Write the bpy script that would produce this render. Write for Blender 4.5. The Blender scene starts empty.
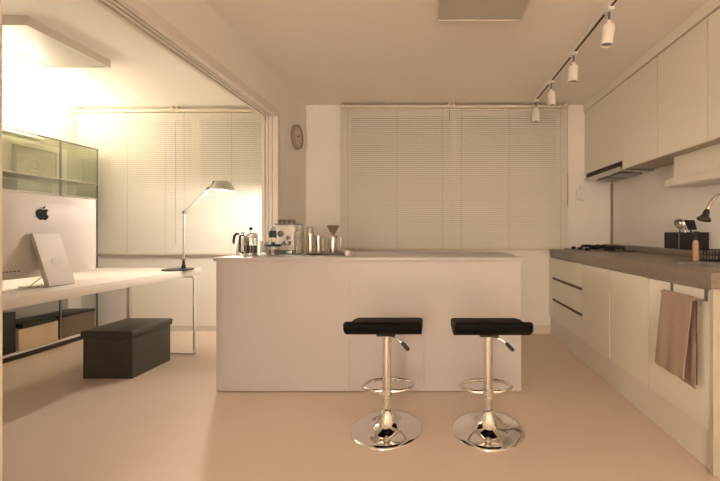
import bpy, bmesh, math, random
from mathutils import Vector, Matrix
random.seed(7)
PI = math.pi
C = bpy.context.scene.collection

# ------------------------------------------------------------------ materials
def lin(c):
    return tuple((x / 12.92 if x <= .04045 else ((x + .055) / 1.055) ** 2.4) for x in c)
def mat(name, col, rough=.5, metal=0., noise=0., nscale=8., bump=0., bscale=60., spec=.5, coat=0., emis=None, estr=0., stretch=None, srgb=False):
    m = bpy.data.materials.new(name); m.use_nodes = True
    nt = m.node_tree; b = nt.nodes['Principled BSDF']
    if srgb: col = lin(col)
    b.inputs['Base Color'].default_value = (*col, 1)
    b.inputs['Roughness'].default_value = rough
    b.inputs['Metallic'].default_value = metal
    b.inputs['Specular IOR Level'].default_value = spec
    if coat: b.inputs['Coat Weight'].default_value = coat; b.inputs['Coat Roughness'].default_value = .12
    if emis:
        b.inputs['Emission Color'].default_value = (*emis, 1); b.inputs['Emission Strength'].default_value = estr
    tc = nt.nodes.new('ShaderNodeTexCoord')
    src = tc.outputs['Object']
    if stretch:
        mp = nt.nodes.new('ShaderNodeMapping'); mp.inputs['Scale'].default_value = stretch
        nt.links.new(src, mp.inputs['Vector']); src = mp.outputs['Vector']
    n = nt.nodes.new('ShaderNodeTexNoise'); n.inputs['Scale'].default_value = nscale; n.inputs['Detail'].default_value = 5
    nt.links.new(src, n.inputs['Vector'])
    if noise:
        r = nt.nodes.new('ShaderNodeMapRange')
        r.inputs['To Min'].default_value = 1 - noise; r.inputs['To Max'].default_value = 1 + noise
        nt.links.new(n.outputs['Fac'], r.inputs['Value'])
        mx = nt.nodes.new('ShaderNodeMix'); mx.data_type = 'RGBA'; mx.blend_type = 'MULTIPLY'; mx.inputs['Factor'].default_value = 1
        mx.inputs['A'].default_value = (*col, 1)
        nt.links.new(r.outputs['Result'], mx.inputs['B']); nt.links.new(mx.outputs['Result'], b.inputs['Base Color'])
    else:  # keep a subtle procedural variation of the gloss
        r = nt.nodes.new('ShaderNodeMapRange')
        r.inputs['To Min'].default_value = max(0., rough - .02); r.inputs['To Max'].default_value = min(1, rough + .02)
        nt.links.new(n.outputs['Fac'], r.inputs['Value']); nt.links.new(r.outputs['Result'], b.inputs['Roughness'])
    if bump:
        n2 = nt.nodes.new('ShaderNodeTexNoise'); n2.inputs['Scale'].default_value = bscale; n2.inputs['Detail'].default_value = 4
        nt.links.new(src, n2.inputs['Vector'])
        bp = nt.nodes.new('ShaderNodeBump'); bp.inputs['Strength'].default_value = bump; bp.inputs['Distance'].default_value = .004
        nt.links.new(n2.outputs['Fac'], bp.inputs['Height']); nt.links.new(bp.outputs['Normal'], b.inputs['Normal'])
    return m
def glass(name, tint=(.95, .95, .93), refl=.06, edge=.35):
    m = bpy.data.materials.new(name); m.use_nodes = True; nt = m.node_tree; nt.nodes.clear()
    o = nt.nodes.new('ShaderNodeOutputMaterial'); t = nt.nodes.new('ShaderNodeBsdfTransparent'); g = nt.nodes.new('ShaderNodeBsdfGlossy')
    t.inputs['Color'].default_value = (*tint, 1); g.inputs['Roughness'].default_value = .03
    lw = nt.nodes.new('ShaderNodeLayerWeight'); lw.inputs['Blend'].default_value = .35
    r = nt.nodes.new('ShaderNodeMapRange'); r.inputs['To Min'].default_value = refl; r.inputs['To Max'].default_value = edge
    nt.links.new(lw.outputs['Facing'], r.inputs['Value'])
    mx = nt.nodes.new('ShaderNodeMixShader'); nt.links.new(r.outputs['Result'], mx.inputs['Fac'])
    nt.links.new(t.outputs[0], mx.inputs[1]); nt.links.new(g.outputs[0], mx.inputs[2]); nt.links.new(mx.outputs[0], o.inputs['Surface'])
    return m
M = {}
M['wall'] = mat('wall_paper', (.89, .86, .80), .85, noise=.015, nscale=3, bump=.08, bscale=160)
M['ceil'] = mat('ceiling_paper', (.90, .86, .79), .9, noise=.015, nscale=2, bump=.05, bscale=140)
M['floor'] = mat('floor_vinyl', (.73, .60, .50), .42, noise=.03, nscale=3.5, bump=.03, bscale=30, spec=.4)
M['trim'] = mat('trim_paint', (.80, .75, .68), .45)
M['base'] = mat('baseboard_paint', (.70, .64, .56), .5)
M['island'] = mat('island_laminate', (.56, .53, .52), .38, noise=.01)
M['cab'] = mat('cabinet_laminate', (.84, .80, .70), .42, noise=.015, nscale=4)
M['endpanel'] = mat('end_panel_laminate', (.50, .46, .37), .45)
M['cabbox'] = mat('cabinet_carcass', (.50, .43, .33), .5)
M['kick'] = mat('kick_board', (.78, .73, .64), .5)
M['stone'] = mat('worktop_stone', (.235, .195, .155), .32, noise=.22, nscale=60, spec=.5)
M['groove'] = mat('brown_groove', (.10, .065, .04), .6)
M['gap'] = mat('dark_groove', (.05, .035, .025), .6)
M['blind'] = mat('blind_slat_metal', (.82, .79, .72), .5)
M['blindrail'] = mat('blind_rail', (.74, .67, .56), .4)
M['cord'] = mat('blind_cord', (.40, .34, .26), .7)
M['chrome'] = mat('chrome', (.80, .79, .77), .07, 1.)
M['steel'] = mat('brushed_steel', (.62, .60, .57), .25, 1., noise=.05, nscale=20, stretch=(1, 1, 30))
M['darksteel'] = mat('dark_steel', (.30, .30, .29), .35, .9)
M['black'] = mat('black_plastic', (.012, .012, .012), .4)
M['screen'] = mat('screen_added_glow', (.02, .02, .02), .2, emis=(1, .88, .74), estr=3.5)  # emission added to brighten the desk nook; the screen faces away, unseen
M['leather'] = mat('black_leather', (.004, .004, .004), .65, bump=.1, bscale=220, spec=.12)
M['iron'] = mat('black_iron', (.01, .01, .01), .5, spec=.4)
M['ottoman'] = mat('charcoal_leatherette', (.060, .056, .046), .45, noise=.08, nscale=50, bump=.2, bscale=180)
M['desk'] = mat('desk_laminate', (.80, .74, .67), .4, noise=.01)
M['alu'] = mat('anodised_aluminium', (.60, .55, .50), .58, .1)
M['mark'] = mat('black_mark', (.003, .003, .003), .5, spec=.1)
M['lamp'] = mat('lamp_aluminium', (.50, .49, .43), .4, .3)
M['lampbase'] = mat('lamp_base_black', (.02, .022, .02), .4)
M['bulb'] = mat('bulb_glow', (1, .9, .7), .4, emis=(1, .80, .55), estr=30)
M['strip'] = mat('strip_glow', (1, .9, .7), .4, emis=(1, .80, .50), estr=6)
M['diff'] = mat('light_diffuser_off', (.52, .49, .43), .35)
M['fixture'] = mat('light_fixture_white', (.74, .69, .62), .4)
M['white'] = mat('white_enamel', (.82, .79, .75), .3)
M['spot'] = mat('spot_white', (.86, .82, .76), .4)
M['glass'] = glass('clear_glass')
M['pane'] = glass('window_glass', (.8, .85, .85), .1, .5)
M['doorglass'] = glass('cabinet_glass', (.90, .92, .86), .10, .40)
M['greyp'] = mat('grey_panel', (.46, .43, .36), .4)
M['paper'] = mat('picture_paper', (.62, .58, .50), .6)
M['inkgrey'] = mat('pencil_grey', (.32, .30, .27), .7)
M['beigebox'] = mat('beige_card', (.75, .60, .42), .6, noise=.03)
M['brownbox'] = mat('brown_card', (.17, .125, .08), .6, noise=.08)
M['greenfold'] = mat('dark_green_cover', (.03, .035, .022), .5)
M['towel'] = mat('towel_cotton', (.38, .28, .215), .95, noise=.12, nscale=90, bump=.6, bscale=260, spec=.1)
M['hem'] = mat('towel_hem_dark', (.09, .065, .05), .9)
M['amber'] = mat('amber_soap', (.50, .29, .15), .25, coat=.5)
M['green'] = mat('dark_green_plastic', (.015, .04, .028), .35)
M['clockface'] = mat('clock_face', (.66, .60, .52), .4)
M['clockrim'] = mat('clock_rim', (.34, .27, .20), .4)
M['coffee'] = mat('ground_coffee', (.05, .03, .02), .8)
M['ceramic'] = mat('ceramic_dark', (.20, .15, .11), .3)
M['copper'] = mat('copper_mesh', (.45, .35, .24), .35, .7)

# ------------------------------------------------------------------ mesh builder
def wloc(o):
    v = Vector((0, 0, 0))
    while o is not None: v += o.location; o = o.parent
    return v
class B:
    def __init__(s): s.bm = bmesh.new()
    def _add(s, verts, faces):
        vs = [s.bm.verts.new(v) for v in verts]; fs = []
        for f in faces:
            try: fs.append(s.bm.faces.new([vs[i] for i in f]))
            except ValueError: pass
        return vs, fs
    def box(s, x0, x1, y0, y1, z0, z1, bev=0, seg=2):
        v = [(x0,y0,z0),(x1,y0,z0),(x1,y1,z0),(x0,y1,z0),(x0,y0,z1),(x1,y0,z1),(x1,y1,z1),(x0,y1,z1)]
        vs, fs = s._add(v, [(0,3,2,1),(4,5,6,7),(0,1,5,4),(1,2,6,5),(2,3,7,6),(3,0,4,7)])
        if bev:
            es = list({e for f in fs for e in f.edges})
            bmesh.ops.bevel(s.bm, geom=es, offset=bev, segments=seg, profile=.5, affect='EDGES')
        return s
    def hexa(s, v, bev=0, seg=2):   # 8 corners: bottom ring, top ring
        vs, fs = s._add(v, [(0,3,2,1),(4,5,6,7),(0,1,5,4),(1,2,6,5),(2,3,7,6),(3,0,4,7)])
        if bev:
            es = list({e for f in fs for e in f.edges})
            bmesh.ops.bevel(s.bm, geom=es, offset=bev, segments=seg, profile=.5, affect='EDGES')
        return s
    def rings(s, rings, caps=True, closed=False):
        n = len(rings[0]); allv = [[s.bm.verts.new(p) for p in r] for r in rings]
        m = len(allv)
        for i in range(m if closed else m - 1):
            a, b = allv[i], allv[(i + 1) % m]
            for k in range(n):
                s.bm.faces.new((a[k], a[(k + 1) % n], b[(k + 1) % n], b[k]))
        if caps and not closed:
            s.bm.faces.new(list(reversed(allv[0]))); s.bm.faces.new(allv[-1])
        return s
    def tube(s, pts, r, seg=12, closed=False):
        pts = [Vector(p) for p in pts]; n = len(pts)
        rr = r if isinstance(r, (list, tuple)) else [r] * n
        tans = []
        for i in range(n):
            a = pts[(i - 1) % n] if (closed or i > 0) else pts[i]; b = pts[(i + 1) % n] if (closed or i < n - 1) else pts[i]
            tans.append((b - a).normalized())
        t0 = tans[0]; up = Vector((0, 0, 1)) if abs(t0.z) < .9 else Vector((1, 0, 0))
        u = t0.cross(up).normalized(); out = []
        for i in range(n):
            t = tans[i]; u = (u - t * u.dot(t)).normalized(); w = t.cross(u)
            out.append([pts[i] + (u * math.cos(2*PI*k/seg) + w * math.sin(2*PI*k/seg)) * rr[i] for k in range(seg)])
        return s.rings(out, closed=closed)
    def cyl(s, p0, p1, r, r2=None, seg=24): return s.tube([p0, p1], [r, r if r2 is None else r2], seg)
    def lathe(s, prof, c, seg=32, axis='z', caps=True):
        out = []
        for (r, h) in prof:
            r = max(r, 1e-4); ring = []
            for k in range(seg):
                a = 2*PI*k/seg; p, q = r*math.cos(a), r*math.sin(a)
                if axis == 'z': ring.append((c[0]+p, c[1]+q, c[2]+h))
                elif axis == 'x': ring.append((c[0]+h, c[1]+p, c[2]+q))
                else: ring.append((c[0]+q, c[1]+h, c[2]+p))
            out.append(ring)
        return s.rings(out, caps=caps)
    def prism(s, poly, axis, a, b, bev=0, seg=2):
        def P(u, v, w):
            return {'x': (w, u, v), 'y': (u, w, v), 'z': (u, v, w)}[axis]
        A = [s.bm.verts.new(P(u, v, a)) for u, v in poly]; Bv = [s.bm.verts.new(P(u, v, b)) for u, v in poly]
        n = len(poly); f = [s.bm.faces.new(A), s.bm.faces.new(Bv)]
        for k in range(n): s.bm.faces.new((A[k], A[(k+1) % n], Bv[(k+1) % n], Bv[k]))
        if bev:
            es = list({e for q in f for e in q.edges})
            bmesh.ops.bevel(s.bm, geom=es, offset=bev, segments=seg, profile=.5, affect='EDGES')
        return s
    def sphere(s, c, r, sx=1, sy=1, sz=1, seg=20):
        bmesh.ops.create_uvsphere(s.bm, u_segments=seg, v_segments=seg//2, radius=r,
            matrix=Matrix.Translation(c) @ Matrix.Diagonal((sx, sy, sz, 1)))
        return s
    def build(s, name, m, parent=None, loc=None, sharp=38, local=False):
        bmesh.ops.recalc_face_normals(s.bm, faces=s.bm.faces)
        me = bpy.data.meshes.new(name); off = Vector((0, 0, 0)) if local else (wloc(parent) if parent else Vector(loc or (0, 0, 0)))
        bmesh.ops.translate(s.bm, verts=s.bm.verts, vec=-off)
        s.bm.to_mesh(me); s.bm.free()
        for p in me.polygons: p.use_smooth = True
        me.set_sharp_from_angle(angle=math.radians(sharp))
        me.materials.append(M[m])
        o = bpy.data.objects.new(name, me); C.objects.link(o)
        if parent: o.parent = parent
        else: o.location = off
        return o
def tag(o, label, cat, group=None):
    o['label'] = label; o['category'] = cat
    if group: o['group'] = group
    return o
def thing(name, label, cat, loc, group=None):
    o = bpy.data.objects.new(name, None); C.objects.link(o); o.location = loc; o.empty_display_size = .1
    return tag(o, label, cat, group)
def struct(o): o['kind'] = 'structure'; return o
def copy_tree(o, parent=None):
    c = o.copy(); C.objects.link(c); c.parent = parent
    for ch in list(o.children): copy_tree(ch, c)
    return c

# ------------------------------------------------------------------ the room
XR, XL, XK0, XK1 = 1.89, -3.75, -1.41, -1.30     # right wall, study left wall, partition faces
YB, YN, YF = 3.65, 3.75, -4.7                    # kitchen back wall, study back wall, behind camera
H = 2.385
struct(B().box(XL-.1, XR+.1, YF-.1, YN+.15, -.1, 0).build('floor', 'floor'))
struct(B().box(XL-.1, XR+.1, YF-.1, YN+.15, H, H+.1).build('ceiling', 'ceil'))
struct(B().box(XR, XR+.1, YF, YN+.15, 0, H).build('wall_right', 'wall'))
struct(B().box(XL-.1, XL, YF, YN+.15, 0, H).build('wall_left', 'wall'))
struct(B().box(XL-.1, XR+.1, YF-.1, YF, 0, H).build('wall_front', 'wall'))
kx0, kx1, kz0, kz1 = -.90, 1.38, .93, 2.33
b = B().box(XK0, kx0, YB, YB+.12, 0, H).box(kx1, XR, YB, YB+.12, 0, H).box(kx0, kx1, YB, YB+.12, 0, kz0).box(kx0, kx1, YB, YB+.12, kz1, H)
struct(b.build('wall_back_kitchen', 'wall'))
sx0, sx1, sz0, sz1 = -3.60, -1.52, .88, 2.32
b = B().box(XL, sx0, YN, YN+.12, 0, H).box(sx1, XK0, YN, YN+.12, 0, H).box(sx0, sx1, YN, YN+.12, 0, sz0).box(sx0, sx1, YN, YN+.12, sz1, H)
struct(b.build('wall_back_study', 'wall'))
# partition with the wide opening between kitchen and study
OY0, OY1, OZ = 1.03, 2.965, 2.055
b = B().box(XK0, XK1, OY1, YN+.12, 0, H).box(XK0, XK1, OY0, OY1, OZ, H).box(XK0, XK1, YF, OY0, 0, H)
struct(b.build('wall_partition', 'wall'))
# stepped lining of the opening (three sliding tracks and a casing)
b = B()
for k, (a0, a1, d) in enumerate([(-1.425, -1.40, .022), (-1.388, -1.372, .016), (-1.358, -1.342, .016), (-1.325, -1.288, .022)]):
    b.box(a0, a1, OY0, OY1, OZ-d, OZ)
    b.box(a0, a1, OY1-d, OY1, 0, OZ-d)
    b.box(a0, a1, OY0, OY0+d, 0, OZ-d)
b.box(-1.30, -1.288, OY0-.03, OY1+.035, OZ, OZ+.035).box(-1.30, -1.288, OY1, OY1+.035, 0, OZ)
struct(b.build('trim_1', 'trim'))
struct(B().box(-1.30, -1.28, 3.005, 3.65, 0, .07).build('baseboard_partition', 'base'))
struct(B().box(-1.28, 1.24, YB-.014, YB, 0, .09).build('baseboard_back', 'base'))
struct(B().box(XL, XK0, YN-.014, YN, 0, .06).build('baseboard_study', 'base'))
def window(n, x0, x1, z0, z1, y):
    w = .045; b = B()
    b.box(x0, x1, y+.04, y+.10, z0, z0+w).box(x0, x1, y+.04, y+.10, z1-w, z1)
    b.box(x0, x0+w, y+.04, y+.10, z0+w, z1-w).box(x1-w, x1, y+.04, y+.10, z0+w, z1-w)
    c = (x0+x1)/2; b.box(c-.03, c+.03, y+.04, y+.10, z0+w, z1-w)
    o = struct(b.build('window_%d' % n, 'trim'))
    B().box(x0+w, c-.03, y+.065, y+.071, z0+w, z1-w).build('pane', 'pane', o)
    B().box(c+.03, x1-w, y+.065, y+.071, z0+w, z1-w).build('pane', 'pane', o)
window(1, kx0, kx1, kz0, kz1, YB); window(2, sx0, sx1, sz0, sz1, YN)

# ------------------------------------------------------------------ blinds
def blind(x0, x1, y, ztop, zbot, label, group, wand=None, cords=()):
    t = thing('venetian_blind', label, 'blind', ((x0+x1)/2, y, zbot), group)
    B().box(x0, x1, y-.02, y+.02, ztop-.028, ztop, .003).build('head_rail', 'blindrail', t)
    s = B(); pitch = .0211; n = int((ztop-.028-zbot-.02)/pitch)
    tilt = math.radians(61)
    for i in range(n):
        zc = zbot+.022+pitch*(i+.5); w = .0125
        yc = y; pts = []
        for k in (-1, -.66, -.33, 0, .33, .66, 1):
            cu = .0042*(1-k*k)
            # lower edge leans towards the room
            py = yc + k*w*math.cos(tilt) - cu*math.sin(tilt); pz = zc + k*w*math.sin(tilt) + cu*math.cos(tilt)
            pts.append((py, pz))
        th = .0004
        poly = pts + [(p+th*math.sin(tilt)*1.0, q+th*math.cos(tilt)) for p, q in reversed(pts)]
        s.prism(poly, 'x', x0+.0006, x1-.0006)
    s.build('slats', 'blind', t)
    B().box(x0+.002, x1-.002, y-.012, y+.012, zbot, zbot+.018, .003).build('bottom_rail', 'blindrail', t)
    for cx in cords:
        B().cyl((cx, y-.0135, zbot+.01), (cx, y-.0135, ztop-.02), .0011, seg=6).build('ladder_cord', 'cord', t)
    if wand:
        wx, wz0, wz1 = wand
        w = B().cyl((wx, y-.028, wz0), (wx, y-.028, wz1), .0035, seg=8)
        w.cyl((wx, y-.028, wz1), (wx, y-.015, ztop-.01), .0012, seg=6).build('tilt_wand', 'cord', t)
    for bx in (x0+.02, x1-.035):
        B().box(bx, bx+.015, y-.024, y+.022, ztop-.032, H-.0005).build('bracket', 'blindrail', t)
    return t
gk, gs = 'venetian blinds over the kitchen window', 'venetian blinds over the study window'
blind(-.935, .2095, 3.60, 2.362, .875, 'closed beige venetian blind on the kitchen window, nearer the wall clock', gk, (.19, 2.20, 2.30), (-.85, -.35, .12))
blind(.2105, 1.410, 3.60, 2.362, .875, 'closed beige venetian blind on the kitchen window, nearer the hanging cabinets', gk, (1.396, 1.32, 1.65), (.31, .8, 1.33))
blind(-3.74, -2.701, 3.70, 2.355, .82, 'closed beige venetian blind in the study next to the glass cabinet', gs, None, (-3.6, -3.2, -2.8))
blind(-2.699, -1.44, 3.70, 2.355, .82, 'closed beige venetian blind in the study behind the desk lamp', gs, None, (-2.6, -2.1, -1.6))

# ------------------------------------------------------------------ island
t = thing('kitchen_island', 'long white laminate kitchen island with a thin overhanging top', 'kitchen island', (-.4, 2.32, 0))
ix0, ix1, iy0, iy1 = -1.425, .598, 2.32, 2.90
B().box(ix0+.002, ix1-.002, iy0+.018, iy1, .006, .866).build('carcass', 'island', t)
B().box(ix0+.03, ix1-.03, iy0+.02, iy1-.02, 0, .006).build('plinth', 'gap', t)  # dark colour stands in for the gap shadow along the floor
xs = [ix0, -.543, -.046, ix1]
for a, c in zip(xs, xs[1:]): B().box(a+.0004, c-.0004, iy0, iy0+.018, .006, .866, .0006, 1).build('front_panel', 'island', t)
B().box(ix0-.012, ix1+.012, iy0-.012, iy1+.01, .867, .892, .003).build('top', 'island', t)

# ------------------------------------------------------------------ bar stools
def make_stool():
    t = thing('bar_stool', '', 'bar stool', (0, 0, 0), 'black bar stools with chrome pedestals')
    prof = [(-.195, .606), (-.188, .619), (-.172, .622), (-.15, .612), (-.11, .594), (-.05, .583), (.02, .577), (.09, .571), (.15, .563), (.19, .549), (.200, .535),
            (.192, .522), (.15, .519), (.05, .524), (-.05, .530), (-.11, .540), (-.155, .553), (-.182, .569), (-.193, .585)]
    B().prism(prof, 'x', -.190, .190, .012, 3).build('seat', 'leather', t, sharp=50)
    B().box(-.05, .05, -.05, .06, .510, .530, .004).build('seat_plate', 'iron', t)
    B().cyl((0, 0, .205), (0, 0, .51), .0245, seg=32).build('outer_tube', 'chrome', t)
    B().cyl((0, 0, .07), (0, 0, .2), .0215, seg=32).build('pedestal_tube', 'chrome', t)
    B().lathe([(.0245, .168), (.0265, .170), (.0265, .181), (.0245, .183)], (0, 0, 0)).build('collar', 'chrome', t)
    B().lathe([(.190, 0), (.1915, .003), (.189, .008), (.17, .0125), (.13, .0185), (.095, .028), (.070, .042), (.055, .060), (.043, .082), (.032, .102), (.022, .116)], (0, 0, 0), 72).build('base', 'chrome', t, sharp=60)
    pts = [(0, -.002, .205), (.03, -.003, .205), (.075, .0, .205), (.115, .022, .206), (.137, .055, .206), (.132, .092, .206), (.10, .125, .206), (.05, .145, .206), (0, .150, .206)]
    sm = []
    P = [Vector(p) for p in pts]
    for i in range(len(P)-1):
        p0, p1, p2, p3 = P[max(i-1, 0)], P[i], P[i+1], P[min(i+2, len(P)-1)]
        for k in range(4):
            u = k/4; sm.append(.5*((2*p1)+(-p0+p2)*u+(2*p0-5*p1+4*p2-p3)*u*u+(-p0+3*p1-3*p2+p3)*u**3))
    sm.append(P[-1]); full = sm + [Vector((-p.x, p.y, p.z)) for p in reversed(sm[:-1])]
    f = B().tube(full, .0105, 12); f.lathe([(.0245, .190), (.031, .192), (.031, .222), (.0245, .224)], (0, 0, 0))
    f.build('footrest', 'chrome', t, sharp=50)
    lv = B().tube([(.02, -.03, .508), (.06, -.05, .500), (.085, -.055, .482)], .004, 8).build('lever', 'chrome', t)
    B().tube([(.083, -.0545, .484), (.090, -.056, .477), (.118, -.062, .449), (.123, -.063, .444)], [.0055, .0095, .011, .006], 12).build('grip', 'black', lv)
    return t
s1 = make_stool(); s1.location = (-.238, 1.885, 0)
s1['label'] = 'black padded bar stool with chrome pedestal, the one nearer the desk and ottoman'
s2 = copy_tree(s1); s2.location = (.305, 1.875, 0)
s2['label'] = 'black padded bar stool with chrome pedestal, the one nearer the towel and cabinets'

# ------------------------------------------------------------------ lower kitchen run
XD = 1.23
def base_unit(y0, y1, label, fronts, name='base_cabinet'):
    t = thing(name, label, 'kitchen cabinet', (1.55, (y0+y1)/2, 0), 'base cabinets under the stone worktop')
    b = B()
    if name == 'sink_cabinet': b.box(XD+.021, 1.87, y0+.001, y1-.001, .18, .695).box(XD+.021, XD+.06, y0+.001, y1-.001, .695, .812)
    else: b.box(XD+.021, 1.87, y0+.001, y1-.001, .18, .812)
    b.build('carcass', 'cabbox', t)
    B().box(XD+.013, 1.86, y0, y1, 0, .176).build('kick_board', 'kick', t)
    return t
t = base_unit(2.855, 3.635, 'white drawer cabinet with two dark finger grooves below the gas hob', 3, 'drawer_cabinet')
for z0, z1 in ((.180, .368), (.392, .580), (.604, .800)):
    d = B().box(XD, XD+.02, 2.857, 3.545, z0, z1, .0015, 1).build('drawer_front', 'cab', t)
    if z1 < .7: B().box(XD+.001, XD+.03, 2.857, 3.545, z1+.003, z1+.021).build('finger_groove', 'groove', d)
B().box(XD, XD+.02, 3.549, 3.635, .18, .80).build('filler', 'cab', t)
t = base_unit(2.412, 2.855, 'plain white single-door base cabinet right beside the drawers', 1)
B().box(XD, XD+.02, 2.416, 2.851, .180, .80, .0015, 1).build('door', 'cab', t)
t = base_unit(1.977, 2.412, 'plain white single-door base cabinet between its twin and the towel door', 1)
B().box(XD, XD+.02, 1.981, 2.408, .180, .80, .0015, 1).build('door', 'cab', t)
t = base_unit(1.537, 1.977, 'white sink base cabinet whose door carries a towel rail', 1, 'sink_cabinet')
d = B().box(XD, XD+.02, 1.541, 1.974, .180, .80, .0015, 1).build('door', 'cab', t)
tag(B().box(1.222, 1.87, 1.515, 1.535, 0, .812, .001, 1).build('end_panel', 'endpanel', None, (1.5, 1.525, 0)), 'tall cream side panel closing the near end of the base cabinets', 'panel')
# towel rail over the door
t = thing('towel_rail', 'dark metal over-door towel rail hooked on the sink cabinet', 'towel rail', (1.2, 1.66, .75))
B().tube([(1.198, 1.825, .752), (1.198, 1.50+.05, .752)], .004, 8).build('bar', 'darksteel', t)
for y in (1.785, 1.562):
    B().box(1.192, 1.204, y-.009, y+.009, .745, .758).box(1.195, 1.2295, y-.009, y+.009, .752, .757).box(1.2265, 1.2295, y-.009, y+.009, .752, .802).build('hook', 'darksteel', t)
# towel: two hanging layers over the rail with soft folds
def towel():
    b = B(); ny, nz = 26, 22
    def layer(xbase, y0, y1, zb, sgn, out, ph):
        V = []
        for j in range(nz+1):
            v = j/nz; row = []
            for i in range(ny+1):
                u = i/ny
                y = y0+(y1-y0)*u + .010*math.sin(v*2+ph)*v + .012*v
                z = .757 - (.757-zb)*v - (.006*math.sin(u*3+ph))*v
                x = xbase - out*v - .004*math.sin(u*7+ph)*v - .003*math.sin(u*15+2*v)*v
                row.append((x, y, z))
            V.append(row)
        return V
    def solid(V, th):
        n = len(V); m = len(V[0])
        F = [[b.bm.verts.new(p) for p in r] for r in V]; K = [[b.bm.verts.new((p[0]+th, p[1], p[2])) for p in r] for r in V]
        for j in range(n-1):
            for i in range(m-1):
                b.bm.faces.new((F[j][i], F[j][i+1], F[j+1][i+1], F[j+1][i])); b.bm.faces.new((K[j][i], K[j+1][i], K[j+1][i+1], K[j][i+1]))
        for j in range(n-1):
            b.bm.faces.new((F[j][0], F[j+1][0], K[j+1][0], K[j][0])); b.bm.faces.new((F[j][-1], K[j][-1], K[j+1][-1], F[j+1][-1]))
        for i in range(m-1):
            b.bm.faces.new((F[0][i], K[0][i], K[0][i+1], F[0][i+1])); b.bm.faces.new((F[-1][i], F[-1][i+1], K[-1][i+1], K[-1][i]))
    solid(layer(1.186, 1.595, 1.800, .382, 1, .022, 0.), .006)
    solid(layer(1.204, 1.572, 1.795, .355, 1, .004, 1.2), .005)
    b.tube([(1.197, 1.585, .755), (1.197, 1.80, .755)], .0105, 12)
    return b
t = thing('hand_towel', 'brown cotton hand towel folded over the rail on the sink door', 'towel', (1.19, 1.69, .38))
towel().build('cloth', 'towel', t, sharp=80)
B().box(1.199, 1.2035, 1.580, 1.586, .37, .75).build('hem', 'hem', t)

# worktop with sink opening
t = thing('worktop', 'brown grey stone worktop running along the right wall', 'worktop', (1.54, 2.57, .81))
hx0, hx1, hy0, hy1 = 1.37, 1.71, 1.56, 1.97
b = B()
Y0, Y1, X0, X1 = 1.498, 3.645, 1.20, 1.885
vo = [(X0, Y0), (X1, Y0), (X1, Y1), (X0+.05, Y1), (X0+.012, Y1-.02), (X0, Y1-.06)]
b.prism([(X0, Y0), (hx0, Y0), (hx0, 3.57), (X0+.06, 3.57), (X0+.015, 3.55), (X0, 3.51)], 'z', .817, .885)
b.box(hx0, hx1, Y0, hy0, .817, .885).box(hx0, hx1, hy1, 3.57, .817, .885).box(hx1, X1, Y0, 3.57, .817, .885).box(1.43, X1, 3.57, Y1, .817, .885)
b.build('slab', 'stone', t)
B().box(1.79, 1.885, Y0, Y1, .885, .935, .003).build('back_ledge', 'stone', t)
t = thing('sink', 'stainless steel sink set into the stone worktop', 'sink', (1.55, 1.76, .8))
w = .004
b = B().box(hx0, hx1, hy0, hy1, .70, .704).box(hx0, hx0+w, hy0, hy1, .704, .885).box(hx1-w, hx1, hy0, hy1, .704, .885).box(hx0+w, hx1-w, hy0, hy0+w, .704, .885).box(hx0+w, hx1-w, hy1-w, hy1, .704, .885)
b.build('basin', 'steel', t)
b = B().box(hx0-.014, hx1+.014, hy0-.014, hy0, .885, .888).box(hx0-.014, hx1+.014, hy1, hy1+.014, .885, .888).box(hx0-.014, hx0, hy0, hy1, .885, .888).box(hx1, hx1+.014, hy0, hy1, .885, .888)
b.build('rim', 'steel', t)
B().lathe([(.04, .704), (.04, .707), (.02, .7075)], (1.55, 1.76, 0)).build('drain', 'darksteel', t)

# gas hob
t = thing('gas_hob', 'black gas hob with iron grates at the window end of the worktop', 'hob', (1.56, 3.25, .885))
B().box(1.34, 1.76, 3.0, 3.52, .885, .893, .003).build('plate', 'steel', t)
B().box(1.345, 1.755, 3.005, 3.515, .893, .896).build('glass_top', 'black', t)
for (bx, by, r) in ((1.60, 3.13, .042), (1.58, 3.39, .05)):
    bb = B().lathe([(r, 0), (r, .012), (r*.8, .018), (r*.5, .02)], (bx, by, .896)).build('burner', 'iron', t)
    g = B()
    for a in range(4):
        an = PI/4+a*PI/2; dx, dy = math.cos(an), math.sin(an)
        g.tube([(bx+dx*.115, by+dy*.115, .896), (bx+dx*.112, by+dy*.112, .930), (bx+dx*.03, by+dy*.03, .930)], .008, 8)
    g.tube([(bx+.115*math.cos(k*PI/12), by+.115*math.sin(k*PI/12), .922) for k in range(24)], .007, 8, closed=True)
    g.build('grate', 'iron', t)
for by in (3.10, 3.25, 3.40):
    B().lathe([(.021, 0), (.019, .022), (.015, .024)], (1.385, by, .896), 20).build('knob', 'iron', t)

# upper cabinets
XU, UZ0, UZ1 = 1.60, 1.59, 2.31
def upper(y0, y1, z0, label):
    t = thing('hanging_cabinet', label, 'kitchen cabinet', (1.74, (y0+y1)/2, z0), 'handleless white hanging cabinets')
    B().box(XU+.02, 1.885, y0+.001, y1-.001, z0, UZ1).build('carcass', 'cabbox', t)
    B().box(XU, XU+.018, y0+.0028, y1-.0028, z0-.004, UZ1-.006, .0012, 1).build('door', 'cab', t)
upper(2.93, 3.645, 1.665, 'wide white hanging cabinet above the range hood')
upper(2.475, 2.93, UZ0, 'narrow white hanging cabinet right next to the hood cabinet')
upper(2.025, 2.475, UZ0, 'narrow white hanging cabinet above the far end of the hanging shelf box')
upper(1.57, 2.025, UZ0, 'white hanging cabinet nearest the picture edge, above the tap')
struct(B().box(XU-.012, 1.885, 1.57, 3.645, UZ1, H).build('trim_2', 'cab'))
t = thing('range_hood', 'slim stainless range hood under the wide hanging cabinet', 'range hood', (1.74, 3.28, 1.58))
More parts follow.
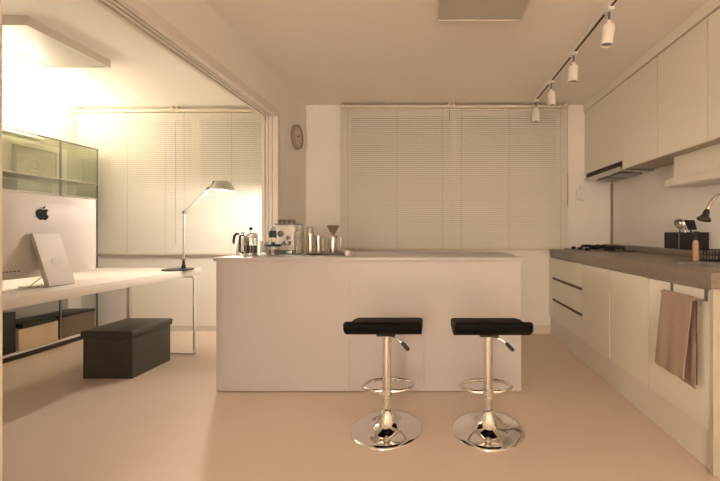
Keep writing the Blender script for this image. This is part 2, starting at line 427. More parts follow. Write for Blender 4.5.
B().box(1.615, 1.88, 2.945, 3.635, 1.615, 1.659).build('housing', 'gap', t)
B().prism([(1.59, 1.612), (1.88, 1.612), (1.88, 1.572), (1.62, 1.585), (1.59, 1.598)], 'y', 2.945, 3.635).build('tray', 'steel', t)
B().box(1.66, 1.84, 3.05, 3.25, 1.566, 1.578).build('filter', 'darksteel', t)
B().box(1.66, 1.84, 3.30, 3.50, 1.566, 1.578).build('filter', 'darksteel', t)
# hanging shelf box under cabinets
t = thing('hanging_shelf', 'cream dish shelf box hanging under the cabinets above the sink', 'shelf', (1.77, 2.0, 1.375))
B().box(1.715, 1.885, 1.58, 2.47, 1.425, 1.588).build('housing', 'cab', t)
B().box(1.65, 1.885, 1.57, 2.47, 1.375, 1.427, .002).build('tray', 'cab', t)
B().box(1.668, 1.69, 1.62, 2.38, 1.370, 1.3755).build('lip', 'white', t)

# wall things
t = thing('wall_phone', 'small white wall phone between the window blind and the hood', 'wall phone', (1.565, 3.64, 1.38))
B().box(1.538, 1.592, 3.618, 3.649, 1.385, 1.535, .006).build('body', 'white', t)
B().box(1.508, 1.536, 3.605, 3.649, 1.40, 1.50, .008).build('handset', 'white', t)
t = thing('corner_shade', 'thin brown vertical strip standing in for shade in the corner above the hob', 'painted shade', (1.885, 3.64, .93))
B().box(1.872, 1.8895, 3.632, 3.6495, .936, 1.565).build('strip', 'clockrim', t)  # brown strip painted in for the dark shade of the wall corner
# clock
t = thing('wall_clock', 'round wall clock with a dark rim on the partition wall', 'clock', (-1.30, 3.37, 1.955))
cc = (-1.3, 3.355, 1.972)
B().lathe([(.110, 0), (.115, .004), (.115, .030), (.110, .037), (.103, .034), (.103, .0)], cc, 48, 'x').build('rim', 'clockrim', t)
B().lathe([(.1025, .012), (.1025, .024)], cc, 48, 'x').build('face', 'clockface', t)
bx = cc[0]+.0255
def hand(L, ang, w): 
    y, z = math.sin(ang)*L, math.cos(ang)*L
    p, q = math.cos(ang)*w, -math.sin(ang)*w
    return B().prism([(cc[1]-p-y*.15, cc[2]-q-z*.15), (cc[1]+p-y*.15, cc[2]+q-z*.15), (cc[1]+y, cc[2]+z)], 'x', bx, bx+.0015)
hand(.050, math.radians(50), .005).build('hour_hand', 'mark', t); hand(.075, math.radians(75), .004).build('minute_hand', 'mark', t)
for k in range(12):
    a = k*PI/6; y, z = math.sin(a)*.088, math.cos(a)*.088
    B().box(bx-.001, bx+.0005, cc[1]+y-.004, cc[1]+y+.004, cc[2]+z-.006, cc[2]+z+.006).build('hour_mark', 'inkgrey', t)

# ------------------------------------------------------------------ sink-side things
t = thing('cutlery_box', 'black utensil box standing on the worktop ledge', 'utensil box', (1.838, 2.53, .936))
b = B(); bx0, bx1, by0, by1, z0, z1 = 1.793, 1.882, 2.37, 2.69, .9355, 1.058
b.box(bx0, bx1, by0, by1, z0, z0+.004).box(bx0, bx0+.004, by0, by1, z0+.004, z1).box(bx1-.004, bx1, by0, by1, z0+.004, z1).box(bx0+.004, bx1-.004, by0, by0+.004, z0+.004, z1).box(bx0+.004, bx1-.004, by1-.004, by1, z0+.004, z1)
b.box(bx0+.004, bx1-.004, 2.528, 2.532, z0+.004, z1-.01)
b.build('box', 'black', t)
B().box(bx0-.0015, bx0, 2.522, 2.538, z0+.005, z1-.004).build('pale_strip', 'darksteel', t)  # narrow paler strip down the front of the box
t = thing('ladle', 'steel ladle with its bowl up, standing in the black utensil box', 'ladle', (1.84, 2.58, .94))
b = B().tube([(1.84, 2.60, .945), (1.838, 2.585, 1.07), (1.828, 2.57, 1.10)], .0045, 8)
b.build('handle', 'steel', t)
bw = B().lathe([(.002, -.026), (.022, -.02), (.036, -.006), (.041, .008), (.038, .008), (.033, -.004), (.02, -.016), (.002, -.021)], (0, 0, 0), 24)
o = bw.build('bowl', 'steel', t, local=True); o.location = (1.822-1.84, 2.56-2.58, 1.118-.94); o.rotation_euler = (math.radians(55), math.radians(-25), 0)
t = thing('spatula', 'black turner standing in the utensil box behind the tap head', 'spatula', (1.84, 2.45, .94))
B().tube([(1.845, 2.44, .945), (1.83, 2.47, 1.08)], .005, 8).build('handle', 'black', t)
B().hexa([(1.80, 2.445, 1.075), (1.86, 2.445, 1.075), (1.86, 2.452, 1.075), (1.80, 2.452, 1.075), (1.79, 2.475, 1.145), (1.865, 2.475, 1.145), (1.865, 2.480, 1.145), (1.79, 2.480, 1.145)], .002).build('blade', 'black', t)
t = thing('whisk', 'thin steel whisk leaning in the utensil box', 'whisk', (1.83, 2.50, .94))
B().cyl((1.83, 2.50, .945), (1.825, 2.51, 1.075), .005, seg=8).build('handle', 'steel', t)
b = B()
for a in range(4):
    an = a*PI/4; b.tube([(1.825+math.cos(an)*r, 2.51+math.sin(an)*r, 1.075+h) for r, h in ((.004, 0), (.014, .03), (.017, .05), (.010, .07), (0, .075), (-.010, .07), (-.017, .05), (-.014, .03), (-.004, 0))], .0012, 6)
b.build('wires', 'steel', t)
# tap: gooseneck from the wall side arching over the sink
t = thing('kitchen_tap', 'steel gooseneck tap with a dark spray head over the sink', 'tap', (1.80, 1.74, .885))
arc = []
for k in range(17):
    a = PI*k/16*0.92
    arc.append((1.625+.13*math.cos(a), 1.90, 1.145+.13*math.sin(a)))
B().tube([(1.755, 1.90, .936), (1.755, 1.90, 1.0), (1.755, 1.90, 1.08)] + arc, .0085, 14).build('spout', 'steel', t, sharp=60)
e = Vector(arc[-1]); d = (Vector(arc[-1])-Vector(arc[-2])).normalized()
B().tube([e-d*.005, e+d*.010, e+d*.03, e+d*.05, e+d*.058], [.010, .015, .017, .034, .032], 20).build('spray_head', 'black', t, sharp=40)
B().lathe([(.03, 0), (.03, .01), (.022, .02), (.020, .08)], (1.76, 1.90, .886), 24).build('base', 'steel', t)
B().tube([(1.745, 1.90, .955), (1.72, 1.88, .975), (1.67, 1.85, .985)], [.009, .008, .007], 10).build('lever', 'steel', t)
t = thing('soap_bottle', 'amber soap bottle with a dark pump beside the sink', 'bottle', (1.588, 2.10, .885))
B().lathe([(.015, 0), (.0165, .006), (.0165, .10), (.014, .118), (.009, .126)], (1.588, 2.10, .8855), 24).build('body', 'amber', t)
b = B().cyl((1.588, 2.10, 1.011), (1.588, 2.10, 1.028), .011).cyl((1.588, 2.10, 1.028), (1.588, 2.10, 1.055), .0045).tube([(1.61, 2.10, 1.056), (1.588, 2.10, 1.058), (1.565, 2.10, 1.052)], .006, 8)
b.build('pump', 'black', t)
t = thing('dish_rack', 'black wire dish rack on the worktop beside the soap bottle', 'dish rack', (1.70, 2.15, .885))
b = B(); rx0, rx1, ry0, ry1 = 1.64, 1.785, 1.99, 2.13
for z in (.892, .925, .955): b.tube([(rx0, ry0, z), (rx1, ry0, z), (rx1, ry1, z), (rx0, ry1, z)], .0028, 6, closed=True)
for k in range(9):
    x = rx0+(rx1-rx0)*k/8
    b.tube([(x, ry0, .955), (x, ry0, .892), (x, ry1, .892), (x, ry1, .955)], .002, 6)
for k in range(1, 8):
    y = ry0+(ry1-ry0)*k/8
    b.tube([(rx0, y, .955), (rx0, y, .892), (rx1, y, .892), (rx1, y, .955)], .002, 6)
b.build('wire_basket', 'iron', t)
B().box(rx0-.005, rx1+.002, ry0-.005, ry1+.005, .8855, .8895, .001).build('drip_tray', 'black', t)

# ------------------------------------------------------------------ ceiling lights and spots
def panel(x0, x1, y0, y1, label):
    t = thing('ceiling_light', label, 'ceiling light', ((x0+x1)/2, (y0+y1)/2, H-.06), 'square ceiling lights that are off')
    f = .012; zb = H-.06; b = B()
    b.box(x0, x1, y0, y0+f, zb, H).box(x0, x1, y1-f, y1, zb, H).box(x0, x0+f, y0+f, y1-f, zb, H).box(x1-f, x1, y0+f, y1-f, zb, H)
    b.build('frame', 'fixture', t)
    B().box(x0+f, x1-f, y0+f, y1-f, zb+.004, H).build('diffuser', 'diff', t)
panel(-2.955, -2.472, 2.14, 2.70, 'square white ceiling light in the study above the desk')
panel(.03, .545, 1.55, 2.105, 'square white ceiling light in the kitchen above the island stools')
t = thing('track_light', 'white spotlight track running along the kitchen ceiling', 'light track', (1.04, 2.5, H-.022))
B().box(1.022, 1.058, 1.50, 3.52, H-.022, H).build('rail', 'spot', t)
B().box(1.033, 1.047, 1.51, 3.51, H-.0235, H-.0215).build('slot', 'gap', t)
lab = ['white track spotlight farthest from the window, nearest the camera', 'white track spotlight second from the camera', 'white track spotlight second from the window blind', 'white track spotlight at the window end of the track']
t = thing('track_spotlight', lab[0], 'spotlight', (1.04, 2.045, H-.022), 'white spotlights hanging from the ceiling track')
z = H-.022
B().box(1.022, 1.058, 2.015, 2.075, z-.018, z, .003).build('adapter', 'spot', t)
B().cyl((1.04, 2.045, z-.018), (1.04, 2.045, z-.07), .007, seg=12).build('stem', 'darksteel', t)
B().box(1.028, 1.052, 2.038, 2.052, z-.10, z-.065, .003).build('joint', 'spot', t)
hd = B().lathe([(.010, 0), (.033, -.002), (.0345, -.006), (.0345, -.112), (.032, -.114), (.030, -.110), (.030, -.09)], (0, 0, 0), 32)
hd = hd.build('head', 'spot', t, local=True); hd.location = (0, 0, -.095); hd.rotation_euler = (math.radians(4), math.radians(6), 0)
ln = B().lathe([(.029, -.104), (.029, -.098)], (0, 0, 0), 24)
ln = ln.build('lens', 'darksteel', hd, local=True); ln.location = (0, 0, 0)
for i, y in enumerate((2.55, 3.03, 3.465)):
    c = copy_tree(t); c.location = (1.04, y, z); c['label'] = lab[i+1]
    for ch in c.children:
        if ch.name.startswith('head'): ch.rotation_euler = (math.radians((2, 0, 3)[i]), math.radians((3, -2, 1)[i]), 0)

# ------------------------------------------------------------------ study: desk
DX0, DX1, DY0, DY1, DZ = -3.0, -2.05, 1.25, 3.12, .74
t = thing('desk', 'long white desk with slim metal frame legs beside the island', 'desk', (-2.5, 2.2, 0))
B().box(DX0, DX1, DY0, DY1, DZ-.056, DZ, .003).build('tabletop', 'desk', t)
for y in (3.03, 1.33):
    zt = DZ-.066
    b = B().tube([(-2.050, y, .012), (-2.050, y, zt-.02), (-2.07, y, zt)], .010, 12).build('leg', 'chrome', t)
    B().box(-2.628, -2.60, y-.012, y+.012, .02, DZ-.057, .002).build('leg', 'white', t)
    B().box(-2.63, -2.035, y-.011, y+.011, 0, .018, .004).build('foot_bar', 'chrome', t)
    B().tube([(-2.64, y, zt), (-2.14, y, zt), (-2.065, y, zt)], .008, 10).build('frame_bar', 'chrome', t)
# computer
t = thing('computer', 'silver all-in-one computer seen from behind on the white desk', 'computer', (-2.3, 2.11, DZ))
px = -2.33; y0, y1, zb, zt = 1.79, 2.442, .795, 1.285
b = B(); n = 14; rings = []
prof = []
for k in range(n+1):
    u = k/n; zc = zb+(zt-zb)*u
    bulge = .028*(1-(2*u-1)**2)**.8 if 0 < u < 1 else 0
    prof.append((u, zc, bulge))
my = 16; grid = []
for k in range(n+1):
    row = []
    for j in range(my+1):
        v = j/my; bl = .030*((1-(2*k/n-1)**4)*(1-(2*v-1)**4))
        row.append(b.bm.verts.new((px-.012+.004+bl, y0+(y1-y0)*v, zb+(zt-zb)*k/n)))
    grid.append(row)
for k in range(n):
    for j in range(my): b.bm.faces.new((grid[k][j], grid[k][j+1], grid[k+1][j+1], grid[k+1][j]))
edge = [grid[0][j] for j in range(my+1)] + [grid[k][my] for k in range(1, n+1)] + [grid[n][j] for j in range(my-1, -1, -1)] + [grid[k][0] for k in range(n-1, 0, -1)]
back = [b.bm.verts.new((px-.014, v.co.y, v.co.z)) for v in edge]
for i in range(len(edge)): b.bm.faces.new((edge[i], edge[(i+1) % len(edge)], back[(i+1) % len(edge)], back[i]))
b.bm.faces.new(back)
b.build('case', 'alu', t, sharp=60)
B().box(px-.0155, px-.0142, y0+.012, y1-.012, zb+.075, zt-.012).build('screen', 'screen', t)
# stand: bent sheet
st = [(-2.308, 1.045), (-2.300, 1.052), (-2.290, 1.050), (-2.196, DZ+.020), (-2.196, DZ+.006), (-2.206, DZ+.0005), (-2.375, DZ+.0005), (-2.375, DZ+.006), (-2.226, DZ+.0075), (-2.222, DZ+.015)]
B().prism([(u, v) for u, v in st], 'y', 2.012, 2.160, .001, 1).build('stand', 'alu', t)
# cable hole mark as a ring set in the stand, following its slope
o = B().lathe([(.0001, 0), (.024, 0), (.026, .0015), (.0001, .0016)], (0, 0, 0), 28).build('cable_hole', 'greyp', t, local=True)
ang = math.atan2(.302, .094); nrm = Vector((math.sin(ang), 0, math.cos(ang)))
o.location = Vector((-2.2352, 2.09, .881)) + nrm*.0003 - Vector(t.location); o.rotation_euler = nrm.to_track_quat('Z', 'Y').to_euler()
B().tube([(-2.30, 2.10, .86), (-2.285, 2.06, .80), (-2.28, 1.99, .752), (-2.27, 1.90, .7445), (-2.25, 1.78, .7445), (-2.26, 1.62, .7445)], .003, 8).build('power_cable', 'white', t)
b = B()
for k in range(5): b.box(px+.0165, px+.0185, 1.885+.018*k, 1.895+.018*k, .8385, .8435)
b.build('ports', 'mark', t)
# the mark on the back
S = .0415; lc = (2.082, 1.166)
ap = [(.02, .62), (.14, .70), (.34, .74), (.55, .68), (.70, .55), (.56, .42), (.49, .24), (.49, .05), (.57, -.14), (.74, -.28), (.66, -.48), (.52, -.70), (.36, -.84), (.22, -.86), (.08, -.80), (-.06, -.78), (-.20, -.81), (-.34, -.86), (-.50, -.78), (-.66, -.56), (-.78, -.30), (-.84, .0), (-.82, .28), (-.70, .52), (-.50, .68), (-.30, .72), (-.12, .66)]
mk = B().prism([(lc[0]+u*S, lc[1]+v*S) for u, v in ap], 'x', px+.0205, px+.0232)
mk.prism([(lc[0]+u*S, lc[1]+v*S) for u, v in [(.0, .78), (.02, .95), (.12, 1.10), (.28, 1.18), (.30, 1.02), (.20, .88), (.10, .80)]], 'x', px+.0205, px+.0232)
mk.build('logo', 'mark', t)

# desk lamp
LX, LY = -2.13, 2.95
t = thing('desk_lamp', 'silver articulated desk lamp, lit, on the end of the desk', 'desk lamp', (LX, LY, DZ))
B().lathe([(.112, 0), (.115, .004), (.114, .010), (.10, .013), (.02, .014)], (LX, LY, DZ), 48).build('base', 'lampbase', t)
sx = -2.085
B().lathe([(.016, .013), (.016, .035), (.011, .05), (.009, .085)], (sx, LY, DZ), 20).build('socket', 'lampbase', t)
J0, J1, J2 = Vector((sx, LY, .83)), Vector((-2.078, LY, 1.225)), Vector((-1.872, LY, 1.425))
def arm(a, c, n):
    b = B(); b.tube([a, c], .0078, 10)
    d = (c-a).normalized(); s = d.cross(Vector((0, 1, 0))).normalized()*.016
    b.tube([a+s*1.1, c+s*.9], .0011, 6); b.tube([a-s*.7, c-s*.9], .0011, 6)
    b.build('arm', 'lamp', t)
arm(J0, J1, 0); arm(J1, J2, 1)
for J in (J0, J1, J2):
    b = B().lathe([(.013, -.014), (.014, -.010), (.014, .010), (.013, .014)], J, 16, 'y')
    b.tube([J+Vector((-.017, 0, .012)), J+Vector((.017, 0, .003))], .0035, 8); b.tube([J+Vector((-.012, 0, -.012)), J+Vector((.006, 0, .020))], .003, 8)
    b.build('joint', 'darksteel', t)
hc = Vector((-1.752, LY, 1.422))
sh = B().lathe([(.094, -.012), (.086, .006), (.066, .048), (.046, .066), (.018, .070), (.0175, .067), (.044, .063), (.063, .046), (.083, .005), (.091, -.012)], (0, 0, 0), 40)
o = sh.build('lamp_shade', 'lamp', t, local=True); o.location = hc - Vector(t.location); o.rotation_euler = (0, math.radians(4), 0)
B().tube([J2, J2+Vector((.02, 0, .035)), (-1.812, LY, 1.478)], .006, 8).build('neck', 'lamp', t)
B().cyl((-1.832, LY, 1.445), (-1.822, LY, 1.49), .017).build('lamp_holder', 'darksteel', t)
B().cyl((-1.795, LY-.03, 1.425), (-1.780, LY-.05, 1.358), .0045, seg=10).build('handle', 'lamp', t)
B().sphere((0, 0, 0), .024).build('bulb', 'bulb', t, local=True).location = Vector((-1.752, LY, 1.452))-Vector(t.location)

# ottoman
t = thing('storage_ottoman', 'charcoal cube storage ottoman under the desk end', 'ottoman', (-2.34, 2.72, 0))
B().box(-2.512, -2.155, 2.525, 2.895, 0, .300, .004).build('body', 'ottoman', t)
B().box(-2.525, -2.142, 2.512, 2.908, .292, .347, .014, 3).build('lid', 'ottoman', t)
b = B()
for (x0, x1, y0, y1) in ((-2.526, -2.141, 2.511, 2.909),): b.tube([(x0, y0, .332), (x1, y0, .332), (x1, y1, .332), (x0, y1, .332)], .003, 6, closed=True)
b.build('piping', 'ottoman', t)

# shelving unit on the left wall
SX, SB = -3.43, -3.742
ds = [3.60, 3.245, 2.535, 1.825]
t = thing('shelving_unit', 'glass and metal shelving unit along the study left wall', 'shelving unit', (-3.58, 2.7, 0))
for d in ds:
    for x in (SX-.006,): B().box(x-.006, x+.006, d-.006, d+.006, .062, 1.91).build('upright', 'darksteel', t)
ylo, yhi = ds[-1]-.006, ds[0]+.006
B().box(SB, SX+.004, ylo, yhi, .045, .062).build('shelf', 'white', t)
B().box(SB, SX, ylo, yhi, .60, .615).build('shelf', 'greyp', t)
B().box(SB, SX, ylo, yhi, 1.395, 1.41).build('shelf', 'greyp', t)
B().box(SB, SX+.002, ylo, yhi, 1.545, 1.558).build('shelf', 'steel', t)
B().box(SB, SX, ylo, yhi, 1.902, 1.908).build('glass_top', 'doorglass', t)
B().box(SX-.006, SX+.006, ylo, yhi, 1.899, 1.911).build('top_rail', 'darksteel', t)
B().box(SB, SB+.003, ylo, yhi, .062, .60).build('back_panel', 'greyp', t)
for a, c in zip(ds, ds[1:]):
    B().box(SX-.002, SX+.002, c+.008, a-.008, 1.562, 1.895).build('glass_door', 'doorglass', t)
    B().box(SX-.002, SX+.002, c+.008, a-.008, 1.414, 1.540).build('glass_door', 'doorglass', t)
B().box(SB, SX, 3.598, 3.602, 1.41, 1.90).build('glass_side', 'doorglass', t)
B().box(SB+.01, SX-.012, ylo, yhi, 0, .045).build('plinth', 'gap', t)
# contents
t = thing('framed_picture', 'small framed drawing leaning inside the glass cabinet', 'picture', (-3.71, 3.3, 1.558))
B().box(-3.722, -3.708, 3.11, 3.47, 1.559, 1.845, .002).build('frame', 'greyp', t)
B().box(-3.7078, -3.706, 3.13, 3.45, 1.58, 1.825).build('paper', 'paper', t)
b = B().tube([(-3.705, 3.27+.04*math.cos(k*PI/6), 1.69+.035*math.sin(k*PI/6)) for k in range(12)], .0018, 5, closed=True)
b.tube([(-3.705, 3.2, 1.64), (-3.705, 3.26, 1.66), (-3.705, 3.32, 1.645), (-3.705, 3.38, 1.70)], .0018, 5)
b.build('drawing', 'inkgrey', t)
tag(B().box(-3.70, -3.50, 2.96, 3.235, 1.4105, 1.515, .003).build('storage_box', 'paper', None, (-3.6, 3.07, 1.41)), 'pale flat box on the shelf below the framed drawing', 'box')
tag(B().box(-3.70, -3.445, 2.925, 3.235, .0625, .242, .003).build('storage_box', 'beigebox', None, (-3.57, 3.08, .0625)), 'beige box on the bottom shelf between the black and brown ones', 'box', 'boxes on the bottom shelf')
bb = B().box(-3.70, -3.445, 3.255, 3.585, .0625, .258, .003).build('storage_box', 'brownbox', None, (-3.57, 3.42, .0625))
B().box(-3.703, -3.441, 3.252, 3.588, .2585, .276, .002).build('lid', 'black', bb)['label'] = 'black lid'
tag(bb, 'dark brown box at the window end of the bottom shelf', 'box', 'boxes on the bottom shelf')
tag(B().box(-3.70, -3.445, 2.60, 2.905, .0625, .40, .004).build('storage_box', 'black', None, (-3.57, 2.8, .0625)), 'tall black box at the left picture edge on the bottom shelf', 'box', 'boxes on the bottom shelf')
tag(B().box(-3.70, -3.44, 2.95, 3.21, .2425, .285, .004).build('document_case', 'greenfold', None, (-3.57, 3.08, .2425)), 'flat dark green case lying on the beige box', 'case')
# strip lamp on top of the shelving, washing the wall
t = thing('strip_lamp', 'glowing strip lamp on top of the glass cabinet', 'lamp', (-3.66, 2.6, 1.909))
B().box(-3.72, -3.62, 1.9, 3.3, 1.909, 1.925, .003).build('housing', 'white', t)
B().box(-3.71, -3.63, 1.92, 3.28, 1.925, 1.930).build('diffuser', 'strip', t)

# ------------------------------------------------------------------ coffee things on the island (z of the top)
T = .892
t = thing('coffee_pot', 'tapered steel coffee pot with a black handle at the left end', 'coffee pot', (-1.39, 2.55, T))
c = (-1.383, 2.58, T)
B().lathe([(.051, 0), (.051, .01), (.040, .08), (.029, .13), (.031, .155), (.028, .156), (.026, .13)], c, 8).build('body', 'steel', t, sharp=20)
B().lathe([(.028, .155), (.020, .166), (.004, .168)], c, 8).build('lid', 'steel', t)
B().tube([(c[0]-.018, c[1], T+.155), (c[0]-.05, c[1], T+.155), (c[0]-.066, c[1], T+.14), (c[0]-.072, c[1], T+.10), (c[0]-.070, c[1], T+.08)], [.008, .010, .010, .009, .006], 10).build('handle', 'black', t)
t = thing('french_press', 'glass french press with steel cage and tall black knob', 'coffee press', (-1.32, 2.50, T))
c = (-1.292, 2.51, T)
B().lathe([(.040, .008), (.041, .012), (.041, .145), (.0395, .145), (.039, .012)], c, 32).build('beaker', 'glass', t)
B().lathe([(.038, .013), (.038, .07)], c, 24).build('coffee', 'coffee', t)
b = B().lathe([(.043, 0), (.044, .004), (.044, .018), (.042, .018)], c, 32).lathe([(.0425, .128), (.044, .130), (.044, .140), (.0425, .142)], c, 32)
for k in range(4):
    a = k*PI/2+PI/4; b.box(c[0]+.043*math.cos(a)-.003, c[0]+.043*math.cos(a)+.003, c[1]+.043*math.sin(a)-.003, c[1]+.043*math.sin(a)+.003, T+.01, T+.135)
b.build('cage', 'steel', t)
B().lathe([(.045, .146), (.044, .152), (.030, .160), (.004, .162)], c, 32).build('lid', 'steel', t)
b = B().cyl((c[0], c[1], T+.16), (c[0], c[1], T+.182), .003, seg=8).sphere((c[0], c[1], T+.192), .012); b.build('plunger_knob', 'black', t)
B().tube([(c[0]-.04, c[1]-.02, T+.145), (c[0]-.062, c[1]-.03, T+.14), (c[0]-.062, c[1]-.03, T+.03), (c[0]-.04, c[1]-.02, T+.015)], .008, 10).build('handle', 'black', t)
def cup(name, label, cat, x, y, r, h, m, r2=None, group=None, th=.002, seg=24):
    r2 = r2 or r
    o = B().lathe([(r*.9, 0), (r, .004), (r2, h), (r2-th, h), (r-th, .008), (.001, .007)], (x, y, T), seg).build(name, m, None, (x, y, T))
    return tag(o, label, cat, group)
cup('drinking_glass', 'clear glass tumbler between the french press and the lidded jar', 'glass', -1.205, 2.53, .028, .105, 'glass', .032)
t = thing('coffee_canister', 'dark green coffee canister with domed lid behind the lidded jar', 'canister', (-1.213, 2.70, T))
c = (-1.213, 2.70, T)
B().lathe([(.034, 0), (.034, .125)], c, 28).build('jar', 'glass', t)
B().lathe([(.036, .125), (.037, .13), (.037, .175), (.035, .178)], c, 28).build('lid', 'green', t)
B().lathe([(.026, .178), (.024, .197), (.014, .207), (.003, .209)], c, 24).build('dome', 'darksteel', t)
t = thing('storage_jar', 'short glass jar with a wide flat black lid', 'jar', (-1.115, 2.47, T))
c = (-1.115, 2.47, T)
B().lathe([(.044, 0), (.046, .005), (.046, .062), (.044, .062), (.043, .006)], c, 32).build('glass_body', 'glass', t)
B().lathe([(.041, .007), (.041, .045)], c, 24).build('coffee_beans', 'ceramic', t)
B().lathe([(.055, .066), (.056, .068), (.056, .078), (.050, .081)], c, 32).build('lid', 'black', t)
B().lathe([(.012, .081), (.014, .094), (.004, .098)], c, 16).build('knob', 'green', t)
# espresso machine
t = thing('espresso_machine', 'white boxy espresso machine with one round dial', 'coffee machine', (-1.08, 2.72, T))
ex0, ex1, ey0, ey1 = -1.168, -1.028, 2.60, 2.82
B().box(ex0, ex1, ey0+.04, ey1, T+.03, T+.225, .008).build('body', 'white', t)
B().box(ex0+.002, ex1-.002, ey0+.0, ey1, T, T+.032, .004).build('drip_tray', 'darksteel', t)
B().box(ex0-.002, ex1+.002, ey0+.02, ey1+.002, T+.22, T+.232, .003).build('cup_tray', 'darksteel', t)
B().lathe([(.016, 0), (.015, -.014), (.004, -.016)], (ex0+.095, ey0+.04, T+.125), 24, 'y').build('dial', 'darksteel', t)
B().lathe([(.024, 0), (.024, -.010), (.02, -.012)], (ex0+.035, ey0+.04, T+.155), 24, 'y').build('gauge', 'ceramic', t)
b = B().lathe([(.028, .075), (.028, .10)], (ex0+.09, ey0+.02, T), 24).tube([(ex0+.09, ey0+.0, T+.088), (ex0+.09, ey0-.06, T+.083)], [.007, .010], 10); b.build('brew_group', 'darksteel', t)
cups = [(-1.150, 2.66), (-1.115, 2.66), (-1.080, 2.66), (-1.046, 2.66)]
ecl = ['tiny brown cup on the espresso machine, leftmost of four', 'tiny brown cup on the espresso machine, second from the left', 'tiny brown cup on the espresso machine, second from the right', 'tiny brown cup on the espresso machine, rightmost of four']
pz = T+.2325
c0 = B().lathe([(.010, 0), (.013, .004), (.0160, .030), (.0145, .030), (.0115, .006), (.001, .005)], (cups[0][0], cups[0][1], pz), 20).build('espresso_cup', 'ceramic', None, (cups[0][0], cups[0][1], pz))
tag(c0, ecl[0], 'cup', 'small cups on the espresso machine')
for i in (1, 2, 3):
    c = c0.copy(); C.objects.link(c); c.location = (cups[i][0], cups[i][1], pz); c['label'] = ecl[i]
# tall glasses
def goblet(x, y, r, h, label):
    p = [(r*.9, 0), (r, .004), (r*.95, h*.45), (r*.8, h*.5), (r*.95, h*.55), (r*1.02, h), (r*1.02-.0018, h), (r*.93, h*.55), (r*.75, h*.5), (r*.85, h*.42), (r*.9, .012), (.001, .01)]
    tag(B().lathe(p, (x, y, T), 28).build('glass_carafe', 'glass', None, (x, y, T)), label, 'carafe', 'tall glass carafes on the island')
goblet(-.973, 2.60, .030, .215, 'tall waisted glass carafe touching the espresso machine side')
goblet(-.955, 2.50, .026, .17, 'waisted glass carafe in front, lower than its neighbour')
goblet(-.908, 2.62, .027, .205, 'tall waisted glass carafe next to the steel pitchers')
# tray and things on it
tag(B().box(-.92, -.60, 2.52, 2.72, T+.012, T+.020, .003).box(-.91, -.89, 2.53, 2.55, T, T+.012).box(-.63, -.61, 2.53, 2.55, T, T+.012).box(-.91, -.89, 2.69, 2.71, T, T+.012).box(-.63, -.61, 2.69, 2.71, T, T+.012).box(-.77, -.75, 2.53, 2.55, T, T+.012).build('serving_tray', 'ceramic', None, (-.76, 2.62, T)), 'low brown footed tray holding the steel pitchers', 'tray')
TT = T+.0205
def pitcher(x, y, r, h, label, spout):
    t = thing('steel_pitcher', label, 'pitcher', (x, y, TT), 'steel pitchers on the tray')
    B().lathe([(r, 0), (r*1.02, .004), (r*.96, h*.8), (r*.9, h), (r*.85, h), (r*.9, h*.8), (r*.9, .01)], (x, y, TT), 28).build('body', 'steel', t)
    B().tube([(x+r*.9, y, TT+h*.9), (x+r*1.7, y, TT+h*.88), (x+r*1.75, y, TT+h*.4), (x+r*.95, y, TT+h*.2)], .0045, 8).build('handle', 'darksteel', t)
    if spout: B().lathe([(r*.92, h), (r*.5, h+.012), (.006, h+.016), (.007, h+.03), (.002, h+.034)], (x, y, TT), 20).build('lid', 'steel', t)
pitcher(-.885, 2.57, .020, .135, 'slim tall steel pitcher with a lid on the tray', True)
pitcher(-.835, 2.60, .021, .120, 'slim open steel pitcher next to the lidded one', False)
def tcup(x, y, r, h, label, r2):
    o = B().lathe([(r*.9, 0), (r, .004), (r2, h), (r2-.002, h), (r-.002, .008), (.001, .007)], (x, y, TT), 24).build('drinking_glass', 'glass', None, (x, y, TT))
    tag(o, label, 'glass', 'small glasses on the tray')
tcup(-.79, 2.565, .018, .11, 'small clear glass on the tray beside the open steel pitcher', .021)
tcup(-.765, 2.68, .020, .10, 'small clear glass on the tray beside the steel coffee server', .022)
t = thing('coffee_server', 'steel coffee server with a bar handle on the tray', 'coffee server', (-.69, 2.60, TT))
x, y = -.728, 2.60
B().lathe([(.030, 0), (.031, .004), (.031, .105), (.029, .112), (.027, .112), (.028, .1)], (x, y, TT), 32).build('body', 'steel', t)
B().tube([(x+.030, y, TT+.108), (x+.056, y, TT+.108), (x+.060, y, TT+.098), (x+.058, y, TT+.012), (x+.03, y, TT+.008)], .005, 10).build('handle', 'steel', t)
t = thing('coffee_dripper', 'copper mesh cone dripper sitting on the steel server', 'dripper', (x, y, TT+.1125))
B().lathe([(.034, 0), (.034, .006), (.014, .007), (.012, .012), (.046, .082), (.048, .083), (.0465, .085), (.044, .083), (.010, .014)], (x, y, TT+.1125), 28).build('cone', 'copper', t)
B().lathe([(.047, .081), (.0495, .083), (.047, .086)], (x, y, TT+.1125), 28).build('ring', 'steel', t)
def wcup(x, y, lab):
    t = thing('small_cup', lab, 'cup', (x, y, T))
    B().lathe([(.012, 0), (.019, .004), (.023, .038), (.0212, .038), (.017, .006), (.001, .005)], (x, y, T), 24).build('bowl', 'white', t)
    B().tube([(x+.021, y, T+.032), (x+.032, y, T+.030), (x+.032, y, T+.014), (x+.019, y, T+.012)], .0025, 8).build('handle', 'white', t)
wcup(-.585, 2.46, 'small white cup on the island, farthest to the right of the coffee things')

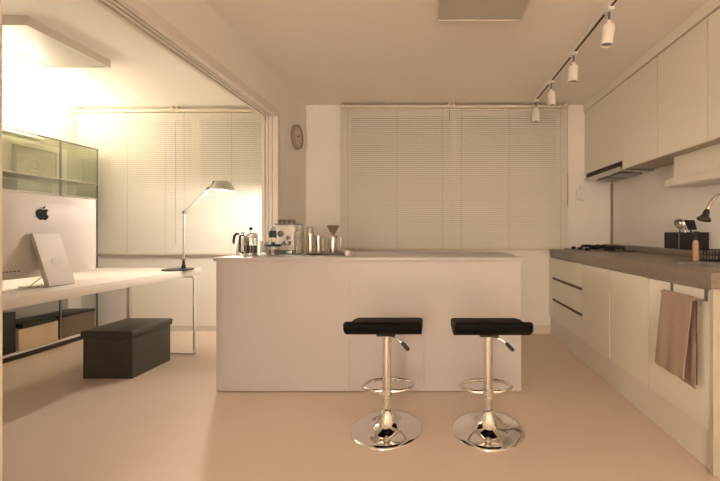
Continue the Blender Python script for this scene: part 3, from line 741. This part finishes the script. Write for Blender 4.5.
# ------------------------------------------------------------------ light
WARM = (1, .76, .50)
def light(name, kind, loc, power, col=WARM, rot=(0, 0, 0), size=None, size_y=None, soft=.03):
    l = bpy.data.lights.new(name, kind); l.energy = power; l.color = col
    if kind == 'AREA':
        l.size = size
        if size_y: l.shape = 'RECTANGLE'; l.size_y = size_y
    else: l.shadow_soft_size = soft
    o = bpy.data.objects.new(name, l); C.objects.link(o); o.location = loc; o.rotation_euler = rot; return o
light('desk_lamp_light', 'POINT', (-1.752, LY, 1.415), 92, (1, .89, .80), soft=.03)
light('strip_lamp_light', 'AREA', (-3.66, 2.6, 1.935), 33, (1, .87, .68), rot=(PI, 0, 0), size=.08, size_y=1.36)
# fill lamp on a cord, added out of view to light the kitchen
t = thing('added_fill_lamp', 'unseen fill light on a cord, added behind the camera', 'fill lamp', (-.85, -3.9, 1.5))
B().cyl((-.85, -3.9, 1.69), (-.85, -3.9, H), .004, seg=8).build('cord', 'white', t)
B().lathe([(.05, .0), (.05, .02), (.02, .04)], (-.85, -3.9, 1.68), 24).build('cap', 'white', t)
light('added_fill_light', 'POINT', (-.85, -3.9, 1.5), 160, (1, .855, .74), soft=.16)

w = bpy.data.worlds.new('night'); bpy.context.scene.world = w; w.use_nodes = True
w.node_tree.nodes['Background'].inputs[0].default_value = (.02, .025, .035, 1); w.node_tree.nodes['Background'].inputs[1].default_value = 1

# ------------------------------------------------------------------ camera
cd = bpy.data.cameras.new('camera'); cam = bpy.data.objects.new('camera', cd); C.objects.link(cam)
cam.location = (0, 0, 1.06); cam.rotation_euler = (PI/2, 0, 0)
cd.sensor_width = 36; cd.lens = 350/720*36
cd.shift_x = -(431-360)/720; cd.shift_y = -(240.5-232)/720
cd.clip_start = .02
sc = bpy.context.scene; sc.camera = cam
sc.view_settings.view_transform = 'Standard'; sc.view_settings.look = 'None'; sc.view_settings.gamma = 1
sc.view_settings.use_curve_mapping = False; sc.view_settings.exposure = 0
sc.cycles.max_bounces = 10; sc.cycles.diffuse_bounces = 6; sc.cycles.transparent_max_bounces = 16
